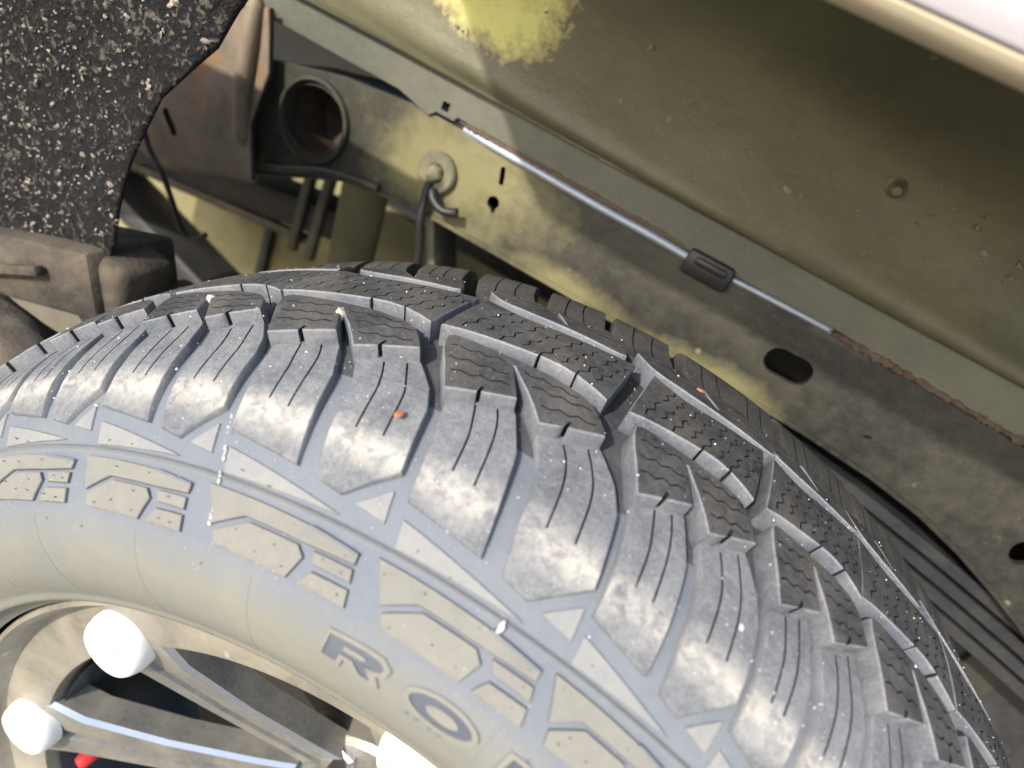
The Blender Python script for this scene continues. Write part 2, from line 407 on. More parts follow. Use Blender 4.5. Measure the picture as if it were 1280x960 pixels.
def slot(path, w):
    """thin closed polygon round a polyline"""
    L = []; R = []
    for i, p in enumerate(path):
        a = path[max(0, i - 1)]; b = path[min(len(path) - 1, i + 1)]; dx, dy = b[0] - a[0], b[1] - a[1]; d = math.hypot(dx, dy) or 1
        nx, ny = -dy / d * w / 2, dx / d * w / 2
        L.append((p[0] + nx, p[1] + ny)); R.append((p[0] - nx, p[1] - ny))
    return L + R[::-1]

# ------------------------------------------------------------------ setting: ground
g = 60
link('ground', mesh('ground', [(-g, -g, -.4), (g, -g, -.4), (g, g, -.4), (-g, g, -.4)], [(0, 1, 2, 3)], M['ground']), kind='structure')

# ------------------------------------------------------------------ the wheel
YC = -.0061
REF0 = [(0, .389), (.015, .3886), (.030, .3873), (.045, .3852), (.058, .3826), (.070, .3795), (.082, .3752), (.092, .3700), (.100, .3640), (.106, .3575), (.1105, .3515), (.1160, .3455), (.1232, .3385), (.1290, .3300), (.1322, .3200), (.1325, .3080), (.1290, .2930), (.1200, .2770), (.1090, .2655), (.1035, .2600)]
S0 = [0, 15, 30.1, 45.2, 58.5, 70.9, 83.6, 94.9, 104.9, 113.7, 121.5, 131.8, 142.1, 151.8, 162.8, 174.8, 190.4, 209.8, 225, 232]
sm = smooth_path([(w * 1000, r * 1000, q) for (w, r), q in zip(REF0, S0)], 6)
RW = np.array([p.x for p in sm]) / 1000; RR = np.array([p.y for p in sm]) / 1000; RS = np.array([p.z for p in sm])
def ref(s):
    a = abs(s); w = float(np.interp(a, RS, RW)); r = float(np.interp(a, RS, RR))
    e = .6; w1 = float(np.interp(a + e, RS, RW)); r1 = float(np.interp(a + e, RS, RR)); w0 = float(np.interp(max(a - e, 0), RS, RW)); r0 = float(np.interp(max(a - e, 0), RS, RR))
    tw, tr = w1 - w0, r1 - r0; d = math.hypot(tw, tr) or 1
    nw, nr = -tr / d, tw / d
    sg = -1 if s < 0 else 1
    return w * sg, r, nw * sg, nr
def on_tyre(theta, s, h):
    w, r, nw, nr = ref(s); w += nw * h; r += nr * h; t = RAD(theta)
    return (r * math.sin(t), YC + w, r * math.cos(t))

wheel = thing('truck_wheel', (0, YC, -.40), 'black all-terrain tyre on a dusty spoked wheel with white caps', 'wheel')

# casing (carcass with sidewall, ridges and groove floors)
def casing_h(s):
    a = abs(s); h = 0.
    h += .0016 * max(0, 1 - abs(a - 124.6) / 1.5)                       # ridge ring
    h += .0006 * max(0, min(1, (a - 152.2) / .5)) * max(0, min(1, (215 - a) / 6))  # step below the ornament band
    h += .0022 * max(0, 1 - abs(a - 212) / 5)                            # bead rib
    return h
ss = []
x = -224.
while x <= 224:
    ss.append(x); x += 3.0 if abs(x) < 90 else (.75 if 121.5 < abs(x + .4) < 128 or 151 < abs(x) < 154 else 1.7)
NT = 420; V = []; F = []; A = []
for s in ss:
    h = casing_h(s)
    for k in range(NT):
        V.append(on_tyre(360 * k / NT, s, h))
        a = abs(s); A.append(max(0, min(1, (a - 148) / 22)) * .9 + .35 * max(0, 1 - abs(a - 124.8) / 3))
for i in range(len(ss) - 1):
    for k in range(NT): F.append((i * NT + k, i * NT + (k + 1) % NT, (i + 1) * NT + (k + 1) % NT, (i + 1) * NT + k))
me = mesh('tyre', V, [f[::-1] for f in F], [M['casing'], M['tread_floor']], 60, [1 if abs(ss[i] + .8) < 66 else 0 for i in range(len(ss) - 1) for k in range(NT)])
at = me.attributes.new('dust', 'FLOAT', 'POINT'); at.data.foreach_set('value', A)
tyre = link('tyre', me, wheel)

STARTS = [-33.84, -22.8, -10.19, 2.19, 11.47, 19.24, 28.2, 37.8, 49.0, 60.5, 70.2, 79.0, 90.5, 101.5]
left = [-44.6, -54.2, -64.5, -76.5, -88.2, -98.0, -108.5]
STARTS = left[::-1] + STARTS
PMM = 6.86                                   # mm of tread per degree
NEAR_EDGE = [(-.282, -22.2), (-.188, -20.4), (-.04, -18.9), (.144, -17.2), (.27, -16.0), (.364, -15.6), (.48, -17.2), (.591, -20.4), (.662, -23.2)]
RIB_A = [(0, -61.8), (.307, -50.6), (.262, -44), (.215, -37), (.183, -32.4), (.20, -32.2), (.27, -38.5), (.335, -44), (.40, -50), (.467, -57.0), (.747, -45.4), (.735, -43.2), (.70, -39.2), (.65, -34.5), (.60, -31.4), (.547, -29.6), (.378, -27.6), (.152, -27.4), (-.10, -27.2), (-.165, -27.6), (-.196, -29.4), (-.185, -34), (-.152, -40.1), (-.08, -50)]
LUG_D = [(.022, -60.2), (.022, -63), (.047, -69.5), (.105, -85), (.135, -97), (.150, -105.5), (.32, -107.3), (.565, -109.9), (.540, -101), (.474, -78), (.452, -71), (.384, -60.5), (.335, -52.5), (.30, -49.4)]
LUG_E = [(.470, -55.6), (.487, -58.5), (.512, -62), (.574, -71.5), (.610, -82), (.640, -95), (.690, -111.4), (.835, -113.4), (1.048, -98.2), (1.010, -84), (.975, -71), (.905, -59.5), (.862, -55.2), (.785, -48), (.735, -44.0)]
TRI_BIG = [(.168, -112.2), (.192, -122.4), (.868, -120.8)]
TRI_SMALL = [(.92, -114.4), (1.06, -104.8), (1.088, -116.2)]
BAND = [(.150, -129.6), (.262, -143.4), (.425, -136.9), (.80, -137.1), (1.055, -136.2), (1.05, -132.7), (.77, -130.6), (.45, -129.8)]
HEX = [(.292, -145.4), (.465, -138.8), (.755, -138.9), (.806, -142), (.762, -149.9), (.315, -149.4)]
PADU = [(.845, -138.6), (1.06, -138.2), (1.078, -142.2), (.872, -142.2)]
PADL = [(.882, -145), (1.086, -144.6), (1.105, -149.7), (.835, -149.9)]
GROOVE_CHIP = [(.76, -130.9), (1.052, -133.0), (1.052, -132.2), (.775, -130.1)]
U0 = 1.40
def mirror(poly): return [(U0 - u, -s) for u, s in poly]
H_RIB = .0108
def h_lug(s):
    if s > 0: return float(np.interp(s, [50, 62, 85, 97, 104, 115, 130], [.0070, .0090, .0180, .0205, .0170, .0060, .0015]))
    return float(np.interp(-s, [50, 62, 75, 90, 100, 110, 120, 130], [.0040, .0042, .0046, .0042, .0034, .0022, .0014, .0012]))
def zig(a, b, n, amp, ph=0):
    """zigzag sipe path from a to b in mm"""
    out = []; dx, dy = b[0] - a[0], b[1] - a[1]; d = math.hypot(dx, dy) or 1; nx, ny = -dy / d, dx / d
    for i in range(n + 1):
        t = i / n; s = 0 if i in (0, n) else amp * (1 if (i + ph) % 2 else -1)
        out.append((a[0] + dx * t + nx * s, a[1] + dy * t + ny * s))
    return out

def zslot(path, w):
    dx, dy = path[-1][0] - path[0][0], path[-1][1] - path[0][1]; d = math.hypot(dx, dy) or 1; nx, ny = -dy / d * w / 2, dx / d * w / 2
    return [(x + nx, y + ny) for x, y in path] + [(x - nx, y - ny) for x, y in path[::-1]]

def add_unit(k):
    t0, t1 = STARTS[k], STARTS[k + 1]; P = t1 - t0; W = P * PMM
    mid = (t0 + t1) / 2
    if abs(mid) > 100: return
    near = -62 < mid < 55
    st = 3.5 if near else 7; gr = 5.5 if near else 9
    mp = lambda x, y, h: on_tyre(t0 + x / PMM, y, h)
    mm = lambda poly: [(u * W, s) for u, s in poly]
    jit = lambda: rnd.uniform(-.6, .6)
    tt = lambda x, y: H_RIB
    def lug_top(x, y): return h_lug(y)
    def lug_dust(x, y): return max(0., 1 - abs(abs(y) - 95.0) / 10.0) * .85
    def tread_block(poly, sl):
        link('tread_block', relief('tread_block', poly, sl, mp, tt, -.0012, [M['tread_top'], M['tread_wall'], M['slot'], M['tread_edge']], st, gr, .55, .7, .5, 42,
             lambda x, y: .0 + .18 * max(0, math.sin(x * .11 + k * 2 + y * .07)), edge_wall=True, dark_slots=True), tyre)
    sw = .95
    # centre block between the two arc grooves, with zigzag sipes
    cb = mm(NEAR_EDGE + [(u - 1, q) for u, q in mirror(NEAR_EDGE)])
    sl = []
    if near:
        for q, u in enumerate((-.17, -.06, .05, .16, .27, .38, .49, .58)):
            lo = -13.5 if q % 2 else -17.5
            sl.append(zslot(zig(((u - .02) * W + jit(), lo), ((u + .035) * W, -1.5 + jit()), 4, 1.2, q), sw))
            sl.append(zslot(zig(((u + .045) * W, 2.0 + jit()), ((u + .10) * W + jit(), 13.0 if q % 2 else 16.5), 4, 1.2, q + 1), sw))
    tread_block(cb, sl)
    # outer ribs (near, and its point mirror on the far side)
    for flip in (False, True):
        poly = mm(RIB_A if not flip else mirror(RIB_A)); sl = []
        if near:
            L = []
            L += [((-.135, -35.5), (.145, -32.0)), ((-.10, -43.5), (.20, -39.5)), ((-.045, -51.5), (.245, -46.0)),
                  ((.255, -33.5), (.55, -31.8)), ((.34, -40.5), (.64, -36.4)), ((.42, -48.2), (.69, -42.4))]
            for q, (a, b) in enumerate(L):
                a = (a[0] * W + jit(), a[1]); b = (b[0] * W, b[1] + jit())
                if flip: a, b = (U0 * W - a[0], -a[1]), (U0 * W - b[0], -b[1])
                sl.append(zslot(zig(a, b, 6, .9, q), sw))
            for (a, b) in (((.145, -57.3), (.15, -53)), ((.575, -52.6), (.585, -48.5))):         # notches in the step
                a = (a[0] * W, a[1] - 2.5); b = (b[0] * W, b[1])
                if flip: a, b = (U0 * W - a[0], -a[1]), (U0 * W - b[0], -b[1])
                sl.append(slot([a, b], 1.5))
        tread_block(poly, sl)
    # shoulder lugs
    for flip in (False, True):
        for poly, sip in ((LUG_D, (((.145, -57.8), (.185, -66), (.225, -75), (.258, -90)), ((.250, -54.6), (.298, -63), (.340, -74), (.375, -91)))),
                          (LUG_E, (((.610, -54.2), (.660, -62), (.706, -72), (.742, -90)), ((.715, -49.6), (.780, -59), (.838, -70), (.885, -89.5))))):
            pl = mm(poly if not flip else mirror(poly)); sl = []
            if near:
                for path in sip:
                    path = [(u * W + jit() * .4, s + jit()) for u, s in path]
                    if flip: path = [(U0 * W - a, -b) for a, b in path]
                    sl.append(slot([(p.x, p.y) for p in smooth_path([(a, b, 0) for a, b in path], 3)], .85))
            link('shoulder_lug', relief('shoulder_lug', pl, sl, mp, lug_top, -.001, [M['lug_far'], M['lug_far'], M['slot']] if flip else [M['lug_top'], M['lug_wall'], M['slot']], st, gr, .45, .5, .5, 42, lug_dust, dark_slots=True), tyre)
    # raised sidewall ornament on the outer side
    side = lambda h: (lambda x, y: h)
    for poly in (TRI_BIG, TRI_SMALL):
        link('sidewall_pad', relief('sidewall_pad', mm(poly), [], mp, side(.0009), -.0006, [M['pad_high'], M['lug_wall']], st, gr, .25, .4, .35, 42, lambda x, y: .15), tyre)
    for poly in (BAND, HEX, PADU, PADL):
        link('sidewall_pad', relief('sidewall_pad', mm(poly), [], mp, side(.0014), -.0006, [M['pad'], M['pad_edge']], st, gr, .25, .4, .35, 42, lambda x, y: .55), tyre)
    if near:
        link('sidewall_groove_edge', relief('sidewall_groove_edge', mm(GROOVE_CHIP), [], mp, side(.0019), -.0004, [M['casing'], M['tread_wall']], 4, 0, .2, .3, .2, 42), tyre)
for k in range(len(STARTS) - 1): add_unit(k)

# fine rubber vent nubs left by the mould on the outer sidewall
V = []; F = []
def nub(th, s, h, ln):
    a = Vector(on_tyre(th, s, h - .0002)); n = (Vector(on_tyre(th, s, h + .01)) - a).normalized(); d = Vector((rnd.uniform(-1, 1), rnd.uniform(-.3, .3), rnd.uniform(-1, 1)))
    b = a + (n + d * .7).normalized() * ln; x = (b - a).cross(Vector((.3, .5, .8))).normalized() * .00033; y = (b - a).cross(x).normalized() * .00033; q = len(V)
    V.extend([a + x, a - x * .5 + y, a - x * .5 - y, b]); F.extend([(q, q + 1, q + 3), (q + 1, q + 2, q + 3), (q + 2, q, q + 3)])
for k in range(len(STARTS) - 1):
    if not -70 < STARTS[k] < 40: continue
    for u, s in ((.24, -133), (.45, -133), (.70, -133.5), (.98, -134.8), (.42, -143), (.55, -146), (.66, -142), (.72, -147), (.38, -147), (.93, -140.2), (1.02, -140.6), (.92, -147.5), (1.04, -147), (.3, -119), (.5, -121), (.3, -158), (.9, -157.5)):
        if rnd.random() < .85: nub(STARTS[k] + (u + rnd.uniform(-.03, .03)) * (STARTS[k + 1] - STARTS[k]), s + rnd.uniform(-1, 1), .0014 if s > -152 else .0006, rnd.uniform(.0010, .0024))
link('vent_nubs', mesh('vent_nubs', V, F, M['nub']), tyre, kind='stuff')

# faint radial mould lines on the lower sidewall
for th in (-71, -57.5, -46, -36.2, -25.5, -15.5, 2.5, 14.5, 27):
    link('mould_line', relief('mould_line', [(0, -154.5), (.55, -154.5), (.55 - 1.2, -198), (-1.2, -198)], [], (lambda t: (lambda x, y, h: on_tyre(t + x / PMM, y, h)))(th), lambda x, y: .00078, .0003, [M['casing'], M['casing']], 3, 0, .25, .1, .1, 42, lambda x, y: max(0, min(1, (-y - 148) / 22)) * .9), tyre)

# ---- moulded letters R O (and the start of the next letter)
kR = STARTS.index(-10.19); tR = STARTS[kR]; WR = (STARTS[kR + 1] - tR) * PMM
def let_map(x, y, h): return on_tyre(tR + x / PMM, y, h)
def letter(outline, counters, border, name):
    """outline, counters in (u, s); border is a bigger outline: a raised tan rim round a ribbed recess"""
    mm = lambda poly: [(u * WR, s) for u, s in poly]
    o = mm(outline); cs = [mm(c) for c in counters]; b = mm(border)
    rim = link('moulded_letter', relief('moulded_letter', b, [o], let_map, lambda x, y: .0016, -.0002, [M['pad'], M['casing']], 2., 0, .3, .4, .4, 42, lambda x, y: .9), tyre)
    rim['label'] = name
    link('letter_recess', relief('letter_recess', o, cs, let_map, lambda x, y: .0009, -.0002, [M['letter_fill'], M['letter_fill']], 2., 0, .02, .1, .0, 42), tyre)
    for c in cs:
        link('letter_counter', relief('letter_counter', c, [], let_map, lambda x, y: .0015, -.0002, [M['pad'], M['casing']], 2., 0, .05, .2, .1, 42, lambda x, y: .9), tyre)
def lerp_poly(pts, cx, cy, gx, gy): return [(cx + (u - cx) * gx, cy + (s - cy) * gy) for u, s in pts]
R_OUT = [(.075, -169.6), (.098, -159.6), (.30, -158.9), (.385, -159.2), (.425, -161.0), (.415, -163.2), (.37, -164.6), (.325, -165.0), (.375, -169.2), (.315, -169.6), (.255, -165.6), (.175, -165.6), (.163, -169.6)]
R_CNT = [(.185, -163.6), (.192, -161.6), (.30, -161.4), (.325, -162.2), (.30, -163.5)]
R_BRD = [(.052, -171.2), (.083, -158.3), (.30, -157.4), (.405, -157.7), (.462, -160.6), (.447, -164.2), (.395, -165.9), (.43, -170.4), (.30, -171.0), (.245, -167.2), (.20, -167.2), (.188, -171.2)]
letter(R_OUT, [R_CNT], R_BRD, 'raised letter R with a ribbed blue-grey recess')
def ell(cx, cy, rx, ry, n=28, tilt=0.): return [(cx + rx * math.cos(2 * math.pi * i / n), cy + ry * math.sin(2 * math.pi * i / n)) for i in range(n)]
letter(ell(.775, -164.1, .185, 5.2), [ell(.785, -164.3, .095, 2.5)], ell(.775, -164.1, .218, 6.7), 'raised letter O with a ribbed blue-grey recess')
letter([(1.155, -169.6), (1.168, -159.6), (1.235, -159.6), (1.225, -169.6)], [], [(1.125, -171), (1.142, -158.2), (1.262, -158.2), (1.25, -171)], 'first stroke of the next raised letter')
for u in (.60, .66, .74, .80):
    link('moulded_dash', relief('moulded_dash', [(u * WR, -173.2), (u * WR + 2.4, -173.0), (u * WR + 2.4, -173.8), (u * WR, -174)], [], let_map, lambda x, y: .0011, -.0002, [M['casing'], M['tread_wall']], 2, 0, .1, .2, .1), tyre)

# ---- rim
rim = link('rim', lathe_mesh('rim', [(.254, .02), (.2585, -.070), (.2612, -.094), (.2640, -.1010), (.2652, -.1050), (.2640, -.1078), (.2615, -.1080), (.2590, -.1050), (.2570, -.0975), (.2545, -.0935), (.2260, -.0925), (.2225, -.0910), (.2215, -.0860), (.2190, -.060), (.2190, .115), (.2300, .125)], (0, YC, 0), (0, 1, 0), M['ring'], 160, 38), wheel)
link('barrel', lathe_mesh('barrel', [(.2182, -.084), (.2165, -.06), (.2150, .118)], (0, YC, 0), (0, 1, 0), M['barrel'], 96, 40), rim)
CAPS = [-.2, -48.3, -89.5, -135, 178, 133, 88, 43]
for i, a in enumerate(CAPS):
    t = RAD(a); er = Vector((math.sin(t), 0, math.cos(t))); et = Vector((math.cos(t), 0, -math.sin(t))); ey = Vector((0, 1, 0)); c0 = Vector((0, YC, 0))
    # spoke: sloping arm from the ring down to the hub, two rails with a slot between them
    bm = bmesh.new()
    prof = [(.232, -.0922, .032), (.222, -.0918, .030), (.200, -.084, .0225), (.150, -.062, .0185), (.095, -.036, .0185), (.070, -.024, .020)]
    rows = []
    for r, y, w in prof:
        p = c0 + er * r + ey * y
        rows.append([bm.verts.new(p + et * -w + ey * .022), bm.verts.new(p + et * -w + ey * .003), bm.verts.new(p + et * (-w + .003)), bm.verts.new(p + et * -.0045), bm.verts.new(p + et * -.003 + ey * (.006 if .09 < r < .21 else .0005)),
                     bm.verts.new(p + et * .003 + ey * (.006 if .09 < r < .21 else .0005)), bm.verts.new(p + et * .0045), bm.verts.new(p + et * (w - .003)), bm.verts.new(p + et * w + ey * .003), bm.verts.new(p + et * w + ey * .022)])
    for a0, b0 in zip(rows[:-1], rows[1:]):
        for j in range(9):
            f = bm.faces.new((a0[j], a0[j + 1], b0[j + 1], b0[j])); f.material_index = 1 if j in (1, 7) else 0
    link('spoke', bm_mesh('spoke', bm, [M['spoke'], M['spoke_edge']], 25), rim)
    # white cap: tapered round cap with a recessed socket
    cp = c0 + er * .2290 + ey * (-.0925)
    cap = link('bolt_cap', lathe_mesh('bolt_cap', [(.0195, .004), (.0197, -.0005), (.0196, -.004), (.0182, -.0085), (.0166, -.0108), (.0140, -.0118), (.0080, -.0122), (.0076, -.0104), (.0001, -.0104)], cp, (0, 1, 0), M['white_cap'], 40, 50), rim)
    for d in (-.011, .011):
        q = cp + et * d + ey * -.0119
        link('cap_dimple', lathe_mesh('cap_dimple', [(.0014, .001), (.0014, -.0006), (.0004, -.0008)], q, (0, 1, 0), M['stone'], 10), cap)
link('hub', lathe_mesh('hub', [(.086, .03), (.086, -.012), (.082, -.016), (.045, -.017), (.042, -.03), (.030, -.034), (.0001, -.034)], (0, YC, 0), (0, 1, 0), M['spoke'], 64, 35), rim)
for i in range(6):
    t = RAD(-39 + 60 * i); c = Vector((.071 * math.sin(t), YC - .016, .071 * math.cos(t)))
    link('lug_nut', lathe_mesh('lug_nut', [(.013, .004), (.013, -.004), (.0105, -.006), (.0105, -.022), (.0075, -.027), (.0001, -.028)], c, (0, 1, 0), M['chrome'], 6, 25), rim)
vs = link('valve_stem', tube_mesh('valve_stem', [(-.205, -.050, -.036), (-.199, -.078, -.033)], .004, M['clip']), rim)
link('valve_cap', lathe_mesh('valve_cap', [(.0045, .006), (.0052, .004), (.0052, -.004), (.004, -.0065), (.0001, -.007)], (-.1975, -.083, -.0325), (.2, 1, .1), M['red'], 16), rim)
disc = thing('brake_disc', (0, .03, -.19), 'dark brake disc behind the wheel spokes', 'brake disc')
link('friction_ring', lathe_mesh('friction_ring', [(.08, .005), (.19, .005), (.192, .008), (.192, .03), (.08, .03)], (0, .0, 0), (0, 1, 0), M['rotor'], 72), disc)
link('disc_hat', lathe_mesh('disc_hat', [(.088, .028), (.084, -.0), (.0001, .0)], (0, .018, 0), (0, 1, 0), M['rotor'], 48), disc)

# ------------------------------------------------------------------ frame rail
rail = thing('frame_rail', (0, .24, .26), 'dusty olive-black chassis frame rail with holes, arching behind the tyre', 'frame rail')
def xz(y0, sgn=1): return lambda x, y, h: (x * .001, y0 - h, y * .001)
def circ(cx, cy, rx, ry=None, n=20, rot=0):
    ry = ry or rx; out = []
    for i in range(n):
        a = 2 * math.pi * i / n; px, py = rx * math.cos(a), ry * math.sin(a)
        out.append((cx + px * math.cos(rot) - py * math.sin(rot), cy + px * math.sin(rot) + py * math.cos(rot)))
    return out
def stadium(cx, cy, L, w, rot, n=8):
    out = []
    for sgn in (1, -1):
        for i in range(n + 1):
            a = -math.pi / 2 + math.pi * i / n + (0 if sgn == 1 else math.pi)
            px, py = sgn * (L - w) / 2 + w / 2 * math.cos(a), w / 2 * math.sin(a)
            out.append((cx + px * math.cos(rot) - py * math.sin(rot), cy + px * math.sin(rot) + py * math.cos(rot)))
    return out
RAIL = [(-900, 240), (-620, 300), (-507, 352), (-429, 379), (-355, 396), (-278, 405), (-187, 405), (0, 405), (91, 407), (244, 402), (420, 396), (700, 370), (900, 340),
        (900, 200), (700, 225), (480, 240), (400, 256), (345, 276), (305, 293), (265, 307.5), (225, 318), (180, 324.5), (120, 328), (-100, 328), (-251, 326), (-327, 315), (-447, 264), (-534, 228), (-700, 160), (-900, 100)]
holes = [circ(-372, 350, 33, 29), stadium(-189.5, 389, 15, 4.5, 1.83), circ(-188, 366, 5.5), stadium(-186.5, 362, 9, 4, 1.9), stadium(82, 369, 38, 22, .02), circ(297, 335, 9, 11), stadium(160, 352, 6, 3, .4)]
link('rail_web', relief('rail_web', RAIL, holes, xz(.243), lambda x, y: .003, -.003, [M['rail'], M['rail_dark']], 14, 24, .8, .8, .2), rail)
# flanges of the box section
def strip(name, path, y0, y1, th, mat, parent):
    V = []; F = []
    for (x, z) in path:
        V += [(x * .001, y0, z * .001), (x * .001, y1, z * .001), (x * .001, y1, (z - th) * .001), (x * .001, y0, (z - th) * .001)]
    for i in range(len(path) - 1):
        for j in range(4): F.append((4 * i + j, 4 * i + (j + 1) % 4, 4 * i + 4 + (j + 1) % 4, 4 * i + 4 + j))
    F.append((3, 2, 1, 0)); n = 4 * (len(path) - 1); F.append((n, n + 1, n + 2, n + 3))
    return link(name, mesh(name, V, F, mat, 30), parent)
top_path = [p for p in RAIL[:13]]; bot_path = RAIL[13:][::-1]
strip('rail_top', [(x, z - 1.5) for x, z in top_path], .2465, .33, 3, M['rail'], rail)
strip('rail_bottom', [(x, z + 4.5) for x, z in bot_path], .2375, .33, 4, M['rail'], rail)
V = []; F = []
link('rail_back', relief('rail_back', [(x, z - 4) for x, z in RAIL[:13]] + [(x, z + 6) for x, z in RAIL[13:]], [], xz(.333), lambda x, y: .002, -.002, [M['rail_dark'], M['rail_dark']], 30, 40, .2, .2, 0), rail)
# body-mount sleeve in the big hole
link('mount_sleeve', lathe_mesh('mount_sleeve', [(.0375, .001), (.0378, -.0022), (.0366, -.0042), (.0338, -.0045), (.0322, -.002), (.0312, .02), (.0300, .06), (.0001, .062)], (-.372, .2395, .350), (0, 1, 0), M['rail'], 40, 40), rail)
link('sleeve_lining', lathe_mesh('sleeve_lining', [(.0306, .012), (.0296, .055), (.0001, .056)], (-.372, .2395, .350), (0, 1, 0), M['sleeve_rust'], 32), rail)
# pinch flange line at the lower left of the rail
link('rail_bead', tube_mesh('rail_bead', smooth_path([(-.455, .236, .275), (-.40, .236, .292), (-.345, .236, .316), (-.29, .236, .327)], 5), .0035, M['rail']), rail)

# rusty gusset at the left
brk = thing('rusty_gusset', (-.48, .22, .24), 'rust-brown gusset bracket with a slot beside the black panel', 'bracket')
link('gusset_plate', relief('gusset_plate', [(-465, 404), (-428, 420), (-416, 372), (-424, 322), (-410, 276), (-452, 262), (-514, 240), (-545, 246), (-540, 285), (-500, 345)], [stadium(-511, 284, 26, 8, -.85)], xz(.226), lambda x, y: .004, -.002, [M['rusty'], M['rail_dark']], 10, 14, 1., 1., .2), brk)
link('gusset_rib', tube_mesh('gusset_rib', smooth_path([(-.441, .222, .425), (-.437, .218, .39), (-.434, .218, .345), (-.428, .222, .305)], 6), [.004] + [.0075] * 17 + [.005], M['rusty']), brk)
link('gusset_lip', tube_mesh('gusset_lip', smooth_path([(-.41, .2285, .276), (-.452, .2285, .262), (-.514, .2285, .240), (-.552, .2285, .243)], 5), .004, M['rusty']), brk)

# washer and bolt with the hook clip
wb = thing('washer_bolt', (-.241, .233, .36), 'bolt with a wide washer on the rail where yellow dust is painted sunlit', 'bolt')
link('washer', lathe_mesh('washer', [(.0175, .001), (.0178, -.0045), (.0160, -.0065), (.0085, -.0065), (.0080, -.004)], (-.243, .2395, .3655), (0, 1, 0), M['zinc'], 32), wb)
link('bolt_head', lathe_mesh('bolt_head', [(.0085, -.004), (.0085, -.009), (.0065, -.012), (.0001, -.0125)], (-.243, .2395, .3655), (0, 1, 0), M['zinc'], 6, 25), wb)
hk = thing('hook_clip', (-.23, .235, .31), 'black bent wire hook hanging under the washer bolt', 'clip')
link('hook_strap', tube_mesh('hook_strap', smooth_path([(-.244, .231, .357), (-.243, .230, .345), (-.239, .228, .325), (-.233, .230, .306), (-.228, .232, .285)], 5), .0035, M['clip']), hk)
link('hook_arm', tube_mesh('hook_arm', smooth_path([(-.2385, .229, .353), (-.233, .226, .347), (-.222, .225, .343), (-.209, .226, .347)], 5), [.0038] * 15 + [.0045], M['clip']), hk)

# tube added as the lit highlight of the seam, with a clip
ln = thing('seam_highlight', (0, .236, .40), 'pale tube standing in for the highlight on the lit rail seam', 'seam highlight')
link('highlight_tube', tube_mesh('highlight_tube', smooth_path([(-.235, .2425, .4068), (-.205, .2385, .4068), (-.16, .2372, .4066), (-.10, .2369, .4059), (-.055, .2369, .4061), (-.02, .2370, .4052)], 6), .0032, M['line']), ln)
link('highlight_tube', tube_mesh('highlight_tube', smooth_path([(.012, .2375, .4066), (.05, .2378, .4078), (.092, .2405, .408)], 5), .0022, M['line']), ln)
cl = thing('seam_clip', (-.008, .23, .395), 'black plastic clip at the dark break in the lit seam', 'clip')
link('clip_body', beam_mesh('clip_body', (-.027, .2355, .4040), (.011, .2355, .4046), .020, .011, M['clip'], bev=.0035), cl)
link('clip_latch', beam_mesh('clip_latch', (-.020, .2300, .4080), (.006, .2300, .4084), .006, .006, M['clip'], bev=.002), cl)

# ------------------------------------------------------------------ inner fender, its flange and the outer body
fen = thing('inner_fender', (0, .23, .404), 'olive-grey inner fender panel with a ragged yellow sun patch painted in', 'fender panel')
def sheet(name, prof, x0, x1, nx, mat, parent, wob=.0, th=None, smooth=40, sag=None, lift=None):
    V = []; F = []; n = len(prof)
    for i in range(nx + 1):
        x = x0 + (x1 - x0) * i / nx
        for j, (y, z) in enumerate(prof):
            d = wob * math.sin(x * 9 + j * .7) + wob * .6 * math.sin(x * 23 + j)
            dz = sag(x) * max(0, min(1, (z - .53) / .08)) if sag else 0
            if lift: dz = lift(x)
            V.append((x, y + d, z + dz))
    for i in range(nx):
        for j in range(n - 1): F.append((i * n + j, (i + 1) * n + j, (i + 1) * n + j + 1, i * n + j + 1))
    o = link(name, mesh(name, V, F, mat, smooth), parent)
    s = o.modifiers.new('thick', 'SOLIDIFY'); s.thickness = th or .0015; s.offset = 0
    return o
# flange plate with its little square hole and long slot
FL = [(-800, 412), (-560, 409), (-420, 411), (-300, 411), (-268, 404), (-262, 409.5), (-245, 409.5), (-243, 413.5), (-192, 413.5), (-189, 409.8), (0, 409.8), (91, 411.5), (250, 406.5), (500, 402), (900, 396), (900, 450), (-800, 460)]
link('seam_flange', relief('seam_flange', FL, [[(-259, 413), (-252, 413), (-252, 420), (-259, 420)]], xz(.2395), lambda x, y: .0025, -.0015, [M['flange'], M['rail_dark']], 14, 22, .5, .5, .1), fen)
SUN_ARCH = lambda x: min(.26, .95 * max(0, -(x + .25)))  # unseen rise of lip and roof, shaped to let sun reach the rail
prof = smooth_path([(0, .2335, .4385), (0, .2285, .4405), (0, .2240, .447), (0, .2215, .462), (0, .2170, .500), (0, .2060, .540), (0, .180, .580), (0, .13, .612), (0, .06, .63), (0, -.02, .632), (0, -.062, .615)], 4)
link('panel', sheet('panel', [(p.y, p.z) for p in prof], -.8, .9, 60, M['fender'], None, .0016).data, fen) if False else sheet('panel', [(p.y, p.z) for p in prof], -.8, .9, 60, M['fender'], fen, .0014, sag=SUN_ARCH)
link('panel_stud', lathe_mesh('panel_stud', [(.0065, .004), (.0070, -.002), (.0050, -.004), (.0042, -.012), (.0028, -.0145), (.0001, -.015)], (.0655, .216, .5115), (0, 1, .1), M['zinc'], 12, 30), fen)
